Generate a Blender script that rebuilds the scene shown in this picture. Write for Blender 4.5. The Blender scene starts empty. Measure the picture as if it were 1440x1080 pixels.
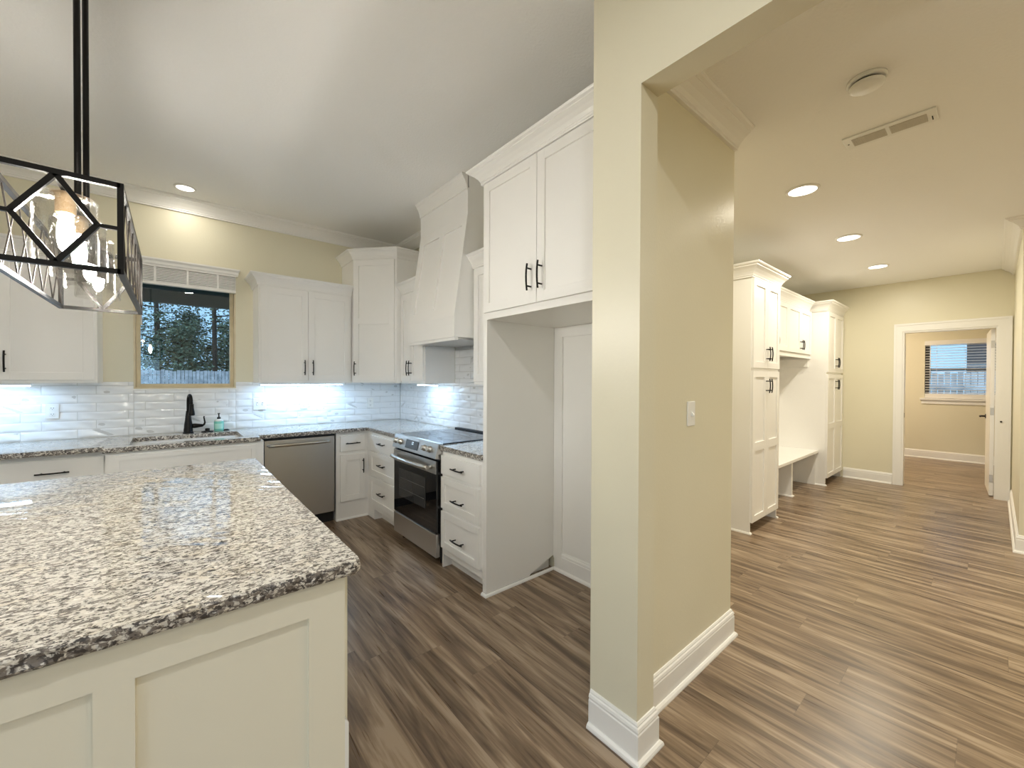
import bpy, bmesh, math, random
from mathutils import Vector, Matrix, noise

# ------------------------------------------------------------------ camera, sky, exposure
sc = bpy.context.scene
COL = sc.collection
H = 1.40
YAW, PIT, ROL, FPX = math.radians(39.9932), math.radians(-0.55374), math.radians(0.22827), 570.193
_cy, _sy, _cp, _sp = math.cos(YAW), math.sin(YAW), math.cos(PIT), math.sin(PIT)
_f = Vector((_sy*_cp, _cy*_cp, _sp)); _r = Vector((_cy, -_sy, 0)); _u = _r.cross(_f)
_r2 = _r*math.cos(ROL) + _u*math.sin(ROL); _u2 = -_r*math.sin(ROL) + _u*math.cos(ROL)
cam_d = bpy.data.cameras.new('camera'); cam = bpy.data.objects.new('camera', cam_d); COL.objects.link(cam)
cam.matrix_world = Matrix(((_r2.x, _u2.x, -_f.x, 0), (_r2.y, _u2.y, -_f.y, 0), (_r2.z, _u2.z, -_f.z, H), (0, 0, 0, 1)))
cam_d.sensor_fit = 'HORIZONTAL'; cam_d.sensor_width = 36; cam_d.lens = 36*FPX/1440; cam_d.clip_start = 0.02; cam_d.clip_end = 300
sc.camera = cam
sc.view_settings.view_transform = 'Standard'; sc.view_settings.look = 'None'
sc.view_settings.gamma = 1; sc.view_settings.use_curve_mapping = False
sc.view_settings.exposure = 0.22
sc.cycles.use_denoising = True
sc.cycles.max_bounces = 10; sc.cycles.diffuse_bounces = 6; sc.cycles.glossy_bounces = 4
sc.cycles.sample_clamp_indirect = 6
sc.cycles.caustics_reflective = False; sc.cycles.caustics_refractive = False

world = bpy.data.worlds.new('dusk_sky'); sc.world = world; world.use_nodes = True
wn = world.node_tree; wn.nodes.clear()
w_out = wn.nodes.new('ShaderNodeOutputWorld'); w_bg = wn.nodes.new('ShaderNodeBackground')
w_tc = wn.nodes.new('ShaderNodeTexCoord'); w_sep = wn.nodes.new('ShaderNodeSeparateXYZ'); w_ramp = wn.nodes.new('ShaderNodeValToRGB')
wn.links.new(w_tc.outputs['Generated'], w_sep.inputs[0]); wn.links.new(w_sep.outputs['Z'], w_ramp.inputs[0])
w_ramp.color_ramp.elements[0].color = (0.36, 0.62, 0.88, 1); w_ramp.color_ramp.elements[1].color = (0.26, 0.47, 0.86, 1)
# unseen sunset sky, made paler and brighter to push daylight through the patio door
w_dot = wn.nodes.new('ShaderNodeVectorMath'); w_dot.operation = 'DOT_PRODUCT'; w_dot.inputs[1].default_value = (-.9, -.43, 0)
w_mr = wn.nodes.new('ShaderNodeMapRange'); w_mr.inputs['From Min'].default_value = .1; w_mr.inputs['From Max'].default_value = 1.0
w_mix = wn.nodes.new('ShaderNodeMix'); w_mix.data_type = 'RGBA'; w_mix.inputs[7].default_value = (.72, .85, 1.0, 1)
w_str = wn.nodes.new('ShaderNodeMapRange'); w_str.inputs['To Min'].default_value = 1.3; w_str.inputs['To Max'].default_value = 3.2
wn.links.new(w_tc.outputs['Generated'], w_dot.inputs[0]); wn.links.new(w_dot.outputs['Value'], w_mr.inputs[0]); wn.links.new(w_mr.outputs[0], w_mix.inputs[0])
wn.links.new(w_ramp.outputs[0], w_mix.inputs[6]); wn.links.new(w_mix.outputs[2], w_bg.inputs['Color'])
wn.links.new(w_mr.outputs[0], w_str.inputs[0]); wn.links.new(w_str.outputs[0], w_bg.inputs['Strength'])
wn.links.new(w_bg.outputs[0], w_out.inputs['Surface'])

WARM = (1.0, 0.925, 0.765); ROOM = (0.985, 0.985, 0.97); SINK = (1.0, 0.93, 0.79); COOL = (0.36, 0.64, 1.0)
CAN_NEAR, CAN_ROOM, CAN_HALL, CAN_SINK, LED_W = 12.5, 11.5, 16.5, 2.4, 3.4

# ------------------------------------------------------------------ helpers
class MB:
    def __init__(s): s.bm = bmesh.new()
    def quadbox(s, pts):
        v = [s.bm.verts.new(p) for p in pts]
        for f in ((0,1,2,3),(4,7,6,5),(0,4,5,1),(1,5,6,2),(2,6,7,3),(3,7,4,0)):
            s.bm.faces.new([v[i] for i in f])
        return s
    def box(s, x0,x1,y0,y1,z0,z1):
        return s.quadbox([(x0,y0,z0),(x1,y0,z0),(x1,y1,z0),(x0,y1,z0),(x0,y0,z1),(x1,y0,z1),(x1,y1,z1),(x0,y1,z1)])
    def fbox(s, fr, u0,u1,n0,n1,z0,z1):
        return s.quadbox([fr(u0,n0,z0),fr(u1,n0,z0),fr(u1,n1,z0),fr(u0,n1,z0),fr(u0,n0,z1),fr(u1,n0,z1),fr(u1,n1,z1),fr(u0,n1,z1)])
    def prism(s, ring0, ring1):
        a = [s.bm.verts.new(p) for p in ring0]; b = [s.bm.verts.new(p) for p in ring1]; n = len(a)
        s.bm.faces.new(a); s.bm.faces.new(b[::-1])
        for i in range(n): s.bm.faces.new((a[i], a[(i+1)%n], b[(i+1)%n], b[i]))
        return s
    def tube(s, pts, r, seg=8, closed=False, cap=True, smooth=True):
        pts = [Vector(p) for p in pts]; n = len(pts); rings = []
        rr = r if isinstance(r, (list, tuple)) else [r]*n
        prev = None
        for i, p in enumerate(pts):
            if closed: d = pts[(i+1)%n] - pts[i-1]
            else: d = pts[min(i+1,n-1)] - pts[max(i-1,0)]
            d.normalize()
            if prev is None:
                a = d.orthogonal().normalized()
            else:
                a = prev - d*prev.dot(d); a.normalize()
            prev = a; b = d.cross(a)
            rings.append([s.bm.verts.new(p + (a*math.cos(2*math.pi*k/seg) + b*math.sin(2*math.pi*k/seg))*rr[i]) for k in range(seg)])
        m = n if closed else n-1
        for i in range(m):
            A, B = rings[i], rings[(i+1)%n]
            for k in range(seg):
                f = s.bm.faces.new((A[k], A[(k+1)%seg], B[(k+1)%seg], B[k])); f.smooth = smooth
        if cap and not closed:
            s.bm.faces.new(rings[0][::-1]); s.bm.faces.new(rings[-1])
        return s
    def bar(s, p, q, w, up=(0,0,1), w2=None):
        p, q = Vector(p), Vector(q); d = (q-p).normalized(); up = Vector(up)
        if abs(d.dot(up)) > .98: up = Vector((0,1,0))
        a = d.cross(up).normalized()*w/2; b = d.cross(a).normalized()*(w2 or w)/2
        return s.prism([p+a+b, p-a+b, p-a-b, p+a-b], [q+a+b, q-a+b, q-a-b, q+a-b])
    def lathe(s, c, prof, seg=24, axis='Z', smooth=True, cap=True):
        c = Vector(c); rings = []
        for r, h in prof:
            ring = []
            for k in range(seg):
                a = 2*math.pi*k/seg; x, y = math.cos(a)*max(r,1e-5), math.sin(a)*max(r,1e-5)
                v = {'Z':(x,y,h), 'X':(h,x,y), 'Y':(x,h,y)}[axis]
                ring.append(s.bm.verts.new(c + Vector(v)))
            rings.append(ring)
        for A, B in zip(rings, rings[1:]):
            for k in range(seg):
                f = s.bm.faces.new((A[k], A[(k+1)%seg], B[(k+1)%seg], B[k])); f.smooth = smooth
        if cap and prof[0][0] > 1e-4: s.bm.faces.new(rings[0][::-1])
        if cap and prof[-1][0] > 1e-4: s.bm.faces.new(rings[-1])
        return s
    def sweep(s, path, prof, closed=False):
        # profile (d, z): d is the offset to the right of the walking direction
        P = [Vector((p[0], p[1])) for p in path]; n = len(P); secs = []
        for i in range(n):
            d1 = (P[i]-P[i-1]).normalized() if (i > 0 or closed) else None
            d2 = (P[(i+1)%n]-P[i]).normalized() if (i < n-1 or closed) else None
            n1 = Vector((d1.y,-d1.x)) if d1 else None; n2 = Vector((d2.y,-d2.x)) if d2 else None
            if n1 is None: m = n2
            elif n2 is None: m = n1
            else:
                m = n1+n2; m = m/ max(m.dot(n1), 1e-3)
            secs.append([s.bm.verts.new((P[i].x+m.x*d, P[i].y+m.y*d, z)) for d, z in prof])
        k = len(prof)
        for i in range(n if closed else n-1):
            A, B = secs[i], secs[(i+1)%n]
            for j in range(k):
                s.bm.faces.new((A[j], A[(j+1)%k], B[(j+1)%k], B[j]))
        if not closed:
            s.bm.faces.new(secs[0][::-1]); s.bm.faces.new(secs[-1])
        return s
    def build(s, name, mat, parent=None, bevel=0):
        bmesh.ops.recalc_face_normals(s.bm, faces=s.bm.faces[:])
        off = Vector(parent['_o']) if parent is not None else None
        if off is None:
            xs = [v.co for v in s.bm.verts]
            off = Vector(((min(v.x for v in xs)+max(v.x for v in xs))/2, (min(v.y for v in xs)+max(v.y for v in xs))/2, min(v.z for v in xs)))
        for v in s.bm.verts: v.co -= off
        me = bpy.data.meshes.new(name); s.bm.to_mesh(me); s.bm.free()
        me.materials.append(mat)
        o = bpy.data.objects.new(name, me); COL.objects.link(o)
        if parent is not None: o.parent = parent
        else: o.location = off
        o['_o'] = list(off)
        if bevel:
            b = o.modifiers.new('bevel', 'BEVEL'); b.width = bevel; b.segments = 2; b.limit_method = 'ANGLE'; b.angle_limit = math.radians(40)
        return o

def thing(name, label, cat, loc, group=None):
    o = bpy.data.objects.new(name, None); COL.objects.link(o); o.location = loc; o.empty_display_size = .05
    o['_o'] = list(loc); o['label'] = label; o['category'] = cat
    if group: o['group'] = group
    return o
def tag(o, label, cat, group=None):
    o['label'] = label; o['category'] = cat
    if group: o['group'] = group
    return o
def struct(o): o['kind'] = 'structure'; return o
def sempty(name, loc):
    o = bpy.data.objects.new(name, None); COL.objects.link(o); o.location = loc; o['_o'] = list(loc); o['kind'] = 'structure'; return o
def copy_tree(o, parent=None):
    c = o.copy(); COL.objects.link(c)
    if parent is not None: c.parent = parent
    for ch in list(o.children): copy_tree(ch, c)
    return c
def dup(o, delta, label=None, group=None):
    c = copy_tree(o); c.location = Vector(o.location) + Vector(delta)
    if label: c['label'] = label
    if group: c['group'] = group
    return c
def frame(o, u, n):
    o, u, n = Vector(o), Vector(u), Vector(n)
    return lambda a, b, z: o + u*a + n*b + Vector((0,0,z))
def F_back(y): return frame((0,y,0), (1,0,0), (0,-1,0))      # faces on walls like the window wall; u = x
def F_side(x): return frame((x,0,0), (0,1,0), (-1,0,0))      # faces on walls like the range wall; u = y
def lamp(name, loc, energy, color, size, parent=None, shape='DISK', size_y=None, rot=(0,0,0), spread=None):
    d = bpy.data.lights.new(name, 'AREA'); d.energy = energy; d.color = color; d.shape = shape; d.size = size
    if size_y: d.size_y = size_y
    if spread: d.spread = spread
    o = bpy.data.objects.new(name, d); COL.objects.link(o); o.rotation_euler = rot
    if parent is not None: o.parent = parent; o.location = Vector(loc) - Vector(parent['_o'])
    else: o.location = loc
    return o

# ------------------------------------------------------------------ materials
def mat(name, color, rough=.5, metal=0, spec=.5, coat=0, emit=None, estr=0):
    m = bpy.data.materials.new(name); m.use_nodes = True
    b = m.node_tree.nodes['Principled BSDF']
    b.inputs['Base Color'].default_value = (*color, 1); b.inputs['Roughness'].default_value = rough
    b.inputs['Metallic'].default_value = metal; b.inputs['Specular IOR Level'].default_value = spec
    b.inputs['Coat Weight'].default_value = coat
    if emit: b.inputs['Emission Color'].default_value = (*emit, 1); b.inputs['Emission Strength'].default_value = estr
    return m
def nodes(m): return m.node_tree.nodes, m.node_tree.links, m.node_tree.nodes['Principled BSDF']
def N(m, t, **kw):
    n = m.node_tree.nodes.new(t)
    for k, v in kw.items(): setattr(n, k, v)
    return n
def bumpy(m, scale, strength, dist=.002, detail=3):
    ns, ln, b = nodes(m)
    g = N(m,'ShaderNodeNewGeometry'); t = N(m,'ShaderNodeTexNoise'); t.inputs['Scale'].default_value = scale; t.inputs['Detail'].default_value = detail
    u = N(m,'ShaderNodeBump'); u.inputs['Strength'].default_value = strength; u.inputs['Distance'].default_value = dist
    ln.new(g.outputs['Position'], t.inputs['Vector']); ln.new(t.outputs['Fac'], u.inputs['Height']); ln.new(u.outputs[0], b.inputs['Normal'])
    return m
def tint(m, scale, c0, c1):
    ns, ln, b = nodes(m)
    g = N(m,'ShaderNodeNewGeometry'); t = N(m,'ShaderNodeTexNoise'); t.inputs['Scale'].default_value = scale
    r = N(m,'ShaderNodeValToRGB'); r.color_ramp.elements[0].color = (*c0,1); r.color_ramp.elements[1].color = (*c1,1)
    r.color_ramp.elements[0].position = .35; r.color_ramp.elements[1].position = .65
    ln.new(g.outputs['Position'], t.inputs['Vector']); ln.new(t.outputs['Fac'], r.inputs[0]); ln.new(r.outputs[0], b.inputs['Base Color'])
    return m

M_wall = bumpy(tint(mat('wall_paint', (.755,.715,.56), .38), 1.3, (.745,.705,.55), (.765,.725,.57)), 90, .18)
M_ceil = bumpy(mat('ceiling_paint', (.91,.905,.89), .8), 65, .9)
M_white = bumpy(mat('white_trim_paint', (.87,.86,.835), .32), 160, .04)
M_cab = bumpy(tint(mat('white_cabinet_paint', (.87,.86,.835), .33), 2.0, (.865,.855,.83), (.88,.87,.845)), 160, .04)
M_island = bumpy(mat('island_paint', (.83,.795,.67), .34), 160, .05)
M_almond = tint(mat('almond_frame', (.70,.60,.40), .4), 9, (.66,.56,.36), (.74,.64,.44))
M_black = bumpy(mat('black_metal', (.012,.011,.010), .38, .7), 120, .05)
M_bronze = bumpy(mat('dark_bronze', (.028,.024,.021), .42, .6), 120, .05)
M_plate = bumpy(mat('white_plastic', (.86,.86,.84), .3), 200, .02)
M_slot = bumpy(mat('dark_slot', (.03,.03,.03), .6), 90, .02)
M_chrome = bumpy(mat('brushed_nickel', (.62,.60,.56), .28, 1), 150, .04)
M_rubber = bumpy(mat('black_plastic', (.015,.015,.016), .5), 90, .05)
M_glassblack = bumpy(mat('black_oven_glass', (.006,.006,.007), .03, 0, .6), 3, .004)
M_grille = bumpy(mat('vent_grille', (.60,.57,.50), .6), 140, .3)

def steel(name, c, rough, stretch):
    m = mat(name, c, rough, 1); ns, ln, b = nodes(m)
    g = N(m,'ShaderNodeNewGeometry'); mp = N(m,'ShaderNodeMapping'); mp.inputs['Scale'].default_value = stretch
    t = N(m,'ShaderNodeTexNoise'); t.inputs['Scale'].default_value = 60; t.inputs['Detail'].default_value = 4
    r = N(m,'ShaderNodeMapRange'); r.inputs['To Min'].default_value = rough-.06; r.inputs['To Max'].default_value = rough+.08
    u = N(m,'ShaderNodeBump'); u.inputs['Strength'].default_value = .05; u.inputs['Distance'].default_value = .001
    ln.new(g.outputs['Position'], mp.inputs[0]); ln.new(mp.outputs[0], t.inputs['Vector']); ln.new(t.outputs['Fac'], r.inputs[0])
    ln.new(r.outputs[0], b.inputs['Roughness']); ln.new(t.outputs['Fac'], u.inputs['Height']); ln.new(u.outputs[0], b.inputs['Normal'])
    return m
M_steel = steel('stainless_steel', (.60,.59,.575), .30, (.3,.3,12))
M_steel2 = steel('slate_stainless', (.66,.65,.635), .32, (12,12,.3))

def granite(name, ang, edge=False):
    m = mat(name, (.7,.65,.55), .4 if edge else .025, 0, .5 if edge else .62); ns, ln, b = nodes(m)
    g = N(m,'ShaderNodeNewGeometry'); mp = N(m,'ShaderNodeMapping'); mp.inputs['Rotation'].default_value = (0,0,ang); mp.inputs['Scale'].default_value = (.72,1.25,1.0)
    ln.new(g.outputs['Position'], mp.inputs[0])
    def noi(scale, det, rough=.6, dist=0.0):
        t = N(m,'ShaderNodeTexNoise'); t.inputs['Scale'].default_value = scale; t.inputs['Detail'].default_value = det
        t.inputs['Roughness'].default_value = rough; t.inputs['Distortion'].default_value = dist
        ln.new(mp.outputs[0], t.inputs['Vector']); return t.outputs['Fac']
    def ramp(src, stops):
        r = N(m,'ShaderNodeValToRGB'); e = r.color_ramp.elements
        while len(e) < len(stops): e.new(.5)
        for q, (p, c) in zip(e, stops): q.position = p; q.color = (*c,1)
        ln.new(src, r.inputs[0]); return r.outputs[0]
    def mix(fac, a, c):
        x = N(m,'ShaderNodeMix'); x.data_type = 'RGBA'
        ln.new(fac, x.inputs[0]); ln.new(a, x.inputs[6])
        if isinstance(c, tuple): x.inputs[7].default_value = (*c,1)
        else: ln.new(c, x.inputs[7])
        return x.outputs[2]
    base = ramp(noi(9, 4), [(.3,(.60,.565,.50)),(.5,(.70,.67,.61)),(.7,(.66,.595,.49))])
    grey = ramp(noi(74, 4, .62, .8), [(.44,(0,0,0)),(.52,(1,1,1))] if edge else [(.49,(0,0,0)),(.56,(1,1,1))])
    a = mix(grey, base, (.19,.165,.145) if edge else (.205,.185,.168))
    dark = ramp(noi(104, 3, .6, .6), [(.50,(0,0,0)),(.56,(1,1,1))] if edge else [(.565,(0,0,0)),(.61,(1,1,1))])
    a = mix(dark, a, (.055,.047,.043))
    big = ramp(noi(26, 3, .6, .5), [(.60,(0,0,0)),(.70,(.6,.6,.6))])
    a = mix(big, a, (.30,.265,.235))
    lite = ramp(noi(95, 2), [(.60,(0,0,0)),(.67,(.85,.85,.85))])
    a = mix(lite, a, (.86,.83,.77))
    ln.new(a, b.inputs['Base Color'])
    return m
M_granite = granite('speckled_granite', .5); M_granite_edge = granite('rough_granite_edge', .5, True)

def wood_floor():
    m = mat('plank_floor', (.2,.15,.1), .32); ns, ln, b = nodes(m)
    def math_(op, a, c=None):
        x = N(m,'ShaderNodeMath'); x.operation = op
        for i, v in enumerate((a, c)):
            if v is None: continue
            if isinstance(v, (int, float)): x.inputs[i].default_value = v
            else: ln.new(v, x.inputs[i])
        return x.outputs[0]
    g = N(m,'ShaderNodeNewGeometry'); s = N(m,'ShaderNodeSeparateXYZ'); ln.new(g.outputs['Position'], s.inputs[0])
    X, Y = s.outputs['X'], s.outputs['Y']
    W, L = .182, 1.22
    px = math_('DIVIDE', math_('ADD', X, 20.03), W); ix = math_('FLOOR', px); fx = math_('FRACT', px)
    wn1 = N(m,'ShaderNodeTexWhiteNoise'); wn1.noise_dimensions = '1D'; ln.new(ix, wn1.inputs['W'])
    py = math_('ADD', math_('DIVIDE', math_('ADD', Y, 20), L), math_('MULTIPLY', wn1.outputs['Value'], 7.0))
    iy = math_('FLOOR', py); fy = math_('FRACT', py)
    cmb = N(m,'ShaderNodeCombineXYZ'); ln.new(ix, cmb.inputs[0]); ln.new(iy, cmb.inputs[1])
    wn2 = N(m,'ShaderNodeTexWhiteNoise'); wn2.noise_dimensions = '3D'; ln.new(cmb.outputs[0], wn2.inputs['Vector'])
    # grain runs along the plank, shifted for every board
    gx = math_('ADD', X, math_('MULTIPLY', wn2.outputs['Value'], 37.0))
    cv = N(m,'ShaderNodeCombineXYZ'); ln.new(gx, cv.inputs[0]); ln.new(math_('ADD', Y, math_('MULTIPLY', wn2.outputs['Value'], 11.0)), cv.inputs[1])
    def noi(sx, sy, scale, det, dist=0):
        mp = N(m,'ShaderNodeMapping'); mp.inputs['Scale'].default_value = (sx, sy, 1); ln.new(cv.outputs[0], mp.inputs[0])
        t = N(m,'ShaderNodeTexNoise'); t.inputs['Scale'].default_value = scale; t.inputs['Detail'].default_value = det; t.inputs['Distortion'].default_value = dist
        ln.new(mp.outputs[0], t.inputs['Vector']); return t.outputs['Fac']
    broad = noi(1, .085, 17, 4, 1.1); fine = noi(1, .035, 95, 4, .3); knot = noi(1, .14, 6, 2, .9)
    v = math_('ADD', math_('MULTIPLY', broad, .98), math_('MULTIPLY', fine, .30))
    v = math_('ADD', v, math_('MULTIPLY', knot, .34))
    v = math_('ADD', v, math_('MULTIPLY', wn2.outputs['Value'], .045))
    r = N(m,'ShaderNodeValToRGB'); e = r.color_ramp.elements
    for p, c in ((.64,(.10,.064,.039)),(.79,(.200,.138,.088)),(.92,(.305,.222,.147)),(1.0,(.40,.305,.215))):
        q = e.new(min(p,.999)); q.color = (*c,1)
    e.remove(e[0]); e[-1].position = 1.0; e[-1].color = (.40,.305,.215,1)
    ln.new(v, r.inputs[0])
    gap = math_('MAXIMUM', math_('LESS_THAN', fx, .007), math_('LESS_THAN', fy, .0016))
    mx = N(m,'ShaderNodeMix'); mx.data_type = 'RGBA'; mx.inputs[7].default_value = (.055,.038,.026,1)
    ln.new(math_('MULTIPLY', gap, .35), mx.inputs[0]); ln.new(r.outputs[0], mx.inputs[6]); ln.new(mx.outputs[2], b.inputs['Base Color'])
    rr = N(m,'ShaderNodeMapRange'); rr.inputs['To Min'].default_value = .22; rr.inputs['To Max'].default_value = .38; ln.new(fine, rr.inputs[0]); ln.new(rr.outputs[0], b.inputs['Roughness'])
    u = N(m,'ShaderNodeBump'); u.inputs['Strength'].default_value = .12; u.inputs['Distance'].default_value = .002
    ln.new(math_('SUBTRACT', fine, math_('MULTIPLY', gap, .4)), u.inputs['Height']); ln.new(u.outputs[0], b.inputs['Normal'])
    return m
M_floor = wood_floor()
M_tile = bumpy(mat('glossy_white_tile', (.86,.87,.88), .2), 14, .05)
M_grout = bumpy(mat('grout', (.60,.60,.59), .8), 200, .2)

def glass(name, trans, rough=0.0, refl=1.0):
    m = bpy.data.materials.new(name); m.use_nodes = True; ns = m.node_tree.nodes; ln = m.node_tree.links; ns.clear()
    o = ns.new('ShaderNodeOutputMaterial'); x = ns.new('ShaderNodeMixShader'); t = ns.new('ShaderNodeBsdfTransparent'); g = ns.new('ShaderNodeBsdfGlossy')
    lw = ns.new('ShaderNodeLayerWeight'); lw.inputs['Blend'].default_value = .5; g.inputs['Roughness'].default_value = rough
    pw = ns.new('ShaderNodeMath'); pw.operation = 'POWER'; pw.inputs[1].default_value = 4.0; ln.new(lw.outputs['Facing'], pw.inputs[0])
    f = ns.new('ShaderNodeMapRange'); f.inputs['To Min'].default_value = .045; f.inputs['To Max'].default_value = .6; ln.new(pw.outputs[0], f.inputs[0])
    t.inputs['Color'].default_value = (*trans,1); g.inputs['Color'].default_value = (refl,refl,refl,1)
    ln.new(f.outputs[0], x.inputs[0]); ln.new(t.outputs[0], x.inputs[1]); ln.new(g.outputs[0], x.inputs[2]); ln.new(x.outputs[0], o.inputs[0])
    return m
M_pane = glass('window_glass', (.93,.96,.96))
def seeded():
    m = glass('seeded_glass', (.985,.985,.98), .03); ns = m.node_tree.nodes; ln = m.node_tree.links
    g = ns.new('ShaderNodeNewGeometry'); t = ns.new('ShaderNodeTexNoise'); t.inputs['Scale'].default_value = 90
    u = ns.new('ShaderNodeBump'); u.inputs['Strength'].default_value = .5; u.inputs['Distance'].default_value = .004
    ln.new(g.outputs['Position'], t.inputs['Vector']); ln.new(t.outputs['Fac'], u.inputs['Height'])
    for n in ns:
        if n.type in ('BSDF_GLOSSY','LAYER_WEIGHT'): ln.new(u.outputs[0], n.inputs['Normal'])
    return m
M_shade = seeded()
def emis(name, color, s):
    m = mat(name, (.9,.9,.88), .4, emit=color, estr=s); return m
M_lens = emis('lamp_lens', (1,.93,.80), 6)
M_bulb = emis('lit_filament_bulb', (1,.95,.86), 420)
M_led = emis('led_diffuser', (.72,.88,1), 9)
M_globe = emis('frosted_globe_lit', (1,.90,.72), 14)

# ------------------------------------------------------------------ room shell
CZ, HZ = 3.03, 2.74          # kitchen and hall ceiling heights
YW, XW = 4.77, 2.185         # window wall and range wall faces
XC0, XC1 = 1.303, 1.414      # wall with the wide opening
ZC = .912                    # worktop height
struct(MB().box(-4.1,10.75,-4.62,4.9,-.06,0).build('floor', M_floor))
struct(MB().box(-4.1,2.35,-4.62,4.9,CZ,CZ+.08).build('ceiling', M_ceil))
struct(MB().box(XC1,7.6,-2.6,.925,HZ,HZ+.08).box(2.35,7.6,.925,2.14,HZ,HZ+.08).box(7.6,10.75,-1.6,2.3,HZ,HZ+.08).build('ceiling', M_ceil))
WX0, WX1, WZ0, WZ1 = -.252, .478, 1.312, 2.40
struct(MB().box(-4.1,WX0,YW,YW+.13,0,CZ).box(WX1,2.35,YW,YW+.13,0,CZ).box(WX0,WX1,YW,YW+.13,0,WZ0).box(WX0,WX1,YW,YW+.13,WZ1,CZ).build('wall_back', M_wall))
struct(MB().box(XW,2.35,1.05,YW,0,CZ).build('wall_right', M_wall))
struct(MB().box(XC1,2.35,.925,1.05,0,CZ).build('wall_pier', M_wall))
struct(MB().box(XC0,XC1,.833,1.05,0,CZ).box(XC0,XC1,-1.3,.833,2.475,CZ).box(XC0,XC1,-4.5,-1.3,0,CZ).build('wall_opening', M_wall))
struct(MB().box(-4.1,-4.0,-4.5,-2.4,0,CZ).box(-4.1,-4.0,.9,YW,0,CZ).box(-4.1,-4.0,-2.4,.9,2.25,CZ).build('wall_left', M_wall))
sw = MB()
sw.box(-4.0,-3.2,-4.62,-4.5,0,CZ).box(-.2,XC1,-4.62,-4.5,0,CZ).box(-3.2,-.2,-4.62,-4.5,0,.6).box(-3.2,-.2,-4.62,-4.5,2.4,CZ).box(-1.8,-1.6,-4.62,-4.5,.6,2.4)
struct(sw.build('wall_front', M_wall))
struct(MB().box(XC1,5.32,-2.6,-2.5,0,HZ).box(5.32,5.44,-2.6,-.26,0,HZ).box(5.32,7.54,-.26,-.135,0,HZ).build('wall_hall_right', M_wall))
struct(MB().box(2.35,7.54,2.02,2.14,0,HZ).build('wall_hall_left', M_wall))
DY0, DY1, DZ = -.018, .806, 2.07
struct(MB().box(7.54,7.66,-.135,DY0,0,HZ).box(7.54,7.66,DY1,2.14,0,HZ).box(7.54,7.66,DY0,DY1,DZ,HZ).build('wall_hall_end', M_wall))
BY0, BY1, BZ0, BZ1 = -.16, .835, 1.10, 2.14
struct(MB().box(10.6,10.72,-1.5,BY0,0,HZ).box(10.6,10.72,BY1,2.2,0,HZ).box(10.6,10.72,BY0,BY1,0,BZ0).box(10.6,10.72,BY0,BY1,BZ1,HZ).build('wall_room_end', M_wall))
struct(MB().box(7.66,10.6,2.2,2.3,0,HZ).build('wall_room_left', M_wall))
struct(MB().box(7.66,10.6,-1.6,-1.5,0,HZ).build('wall_room_right', M_wall))

# profiles
BASE = [(0,0),(.030,0),(.030,.006),(.027,.014),(.020,.020),(.016,.021),(.016,.108),(.013,.112),(.013,.118),(.016,.122),(.013,.131),(.008,.134),(.008,.140),(.004,.146),(0,.147)]
SHOE = [(0,0),(.016,0),(.015,.007),(.011,.013),(.005,.016),(0,.017)]
def crown_prof(z, drop, proj):
    p = [(0,-1),(.16,-1),(.16,-.90),(.22,-.86),(.22,-.80),(.34,-.62),(.55,-.42),(.80,-.26),(.80,-.20),(.94,-.14),(1,-.06),(1,0),(0,0)]
    return [(a*proj, z+b*drop) for a, b in p]
def base(name, path): return struct(MB().sweep(path, BASE).build(name, M_white))
base('baseboard_opening', [(XC0,1.045),(XC0,.833),(XC1,.833),(XC1,.895)])
base('baseboard_pier', [(XC1+.001,.925),(2.35,.925),(2.35,2.018)])
base('baseboard_hall_left', [(2.38,2.02),(4.02,2.02)])
base('baseboard_hall_end', [(7.54,1.42),(7.54,.895)])
base('baseboard_hall_right', [(7.51,-.135),(5.32,-.135),(5.32,-2.46)])
base('baseboard_room_end', [(10.6,2.19),(10.6,-1.49)])
base('baseboard_alcove', [(XW,2.09),(XW,1.052)])
CP = crown_prof(CZ, .118, .10)
struct(MB().sweep([(-3.99,YW),(XW,YW),(XW,3.50)], CP).build('trim_1', M_white))
struct(MB().sweep([(XW,2.69),(XW,1.052)], CP).build('trim_2', M_white))
HP = crown_prof(HZ, .093, .10)
struct(MB().sweep([(XC1+.002,.925),(2.35,.925)], HP).build('trim_3', M_white))
struct(MB().sweep([(7.53,-.135),(5.32,-.135),(5.32,-2.48)], HP).build('trim_4', M_white))

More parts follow.
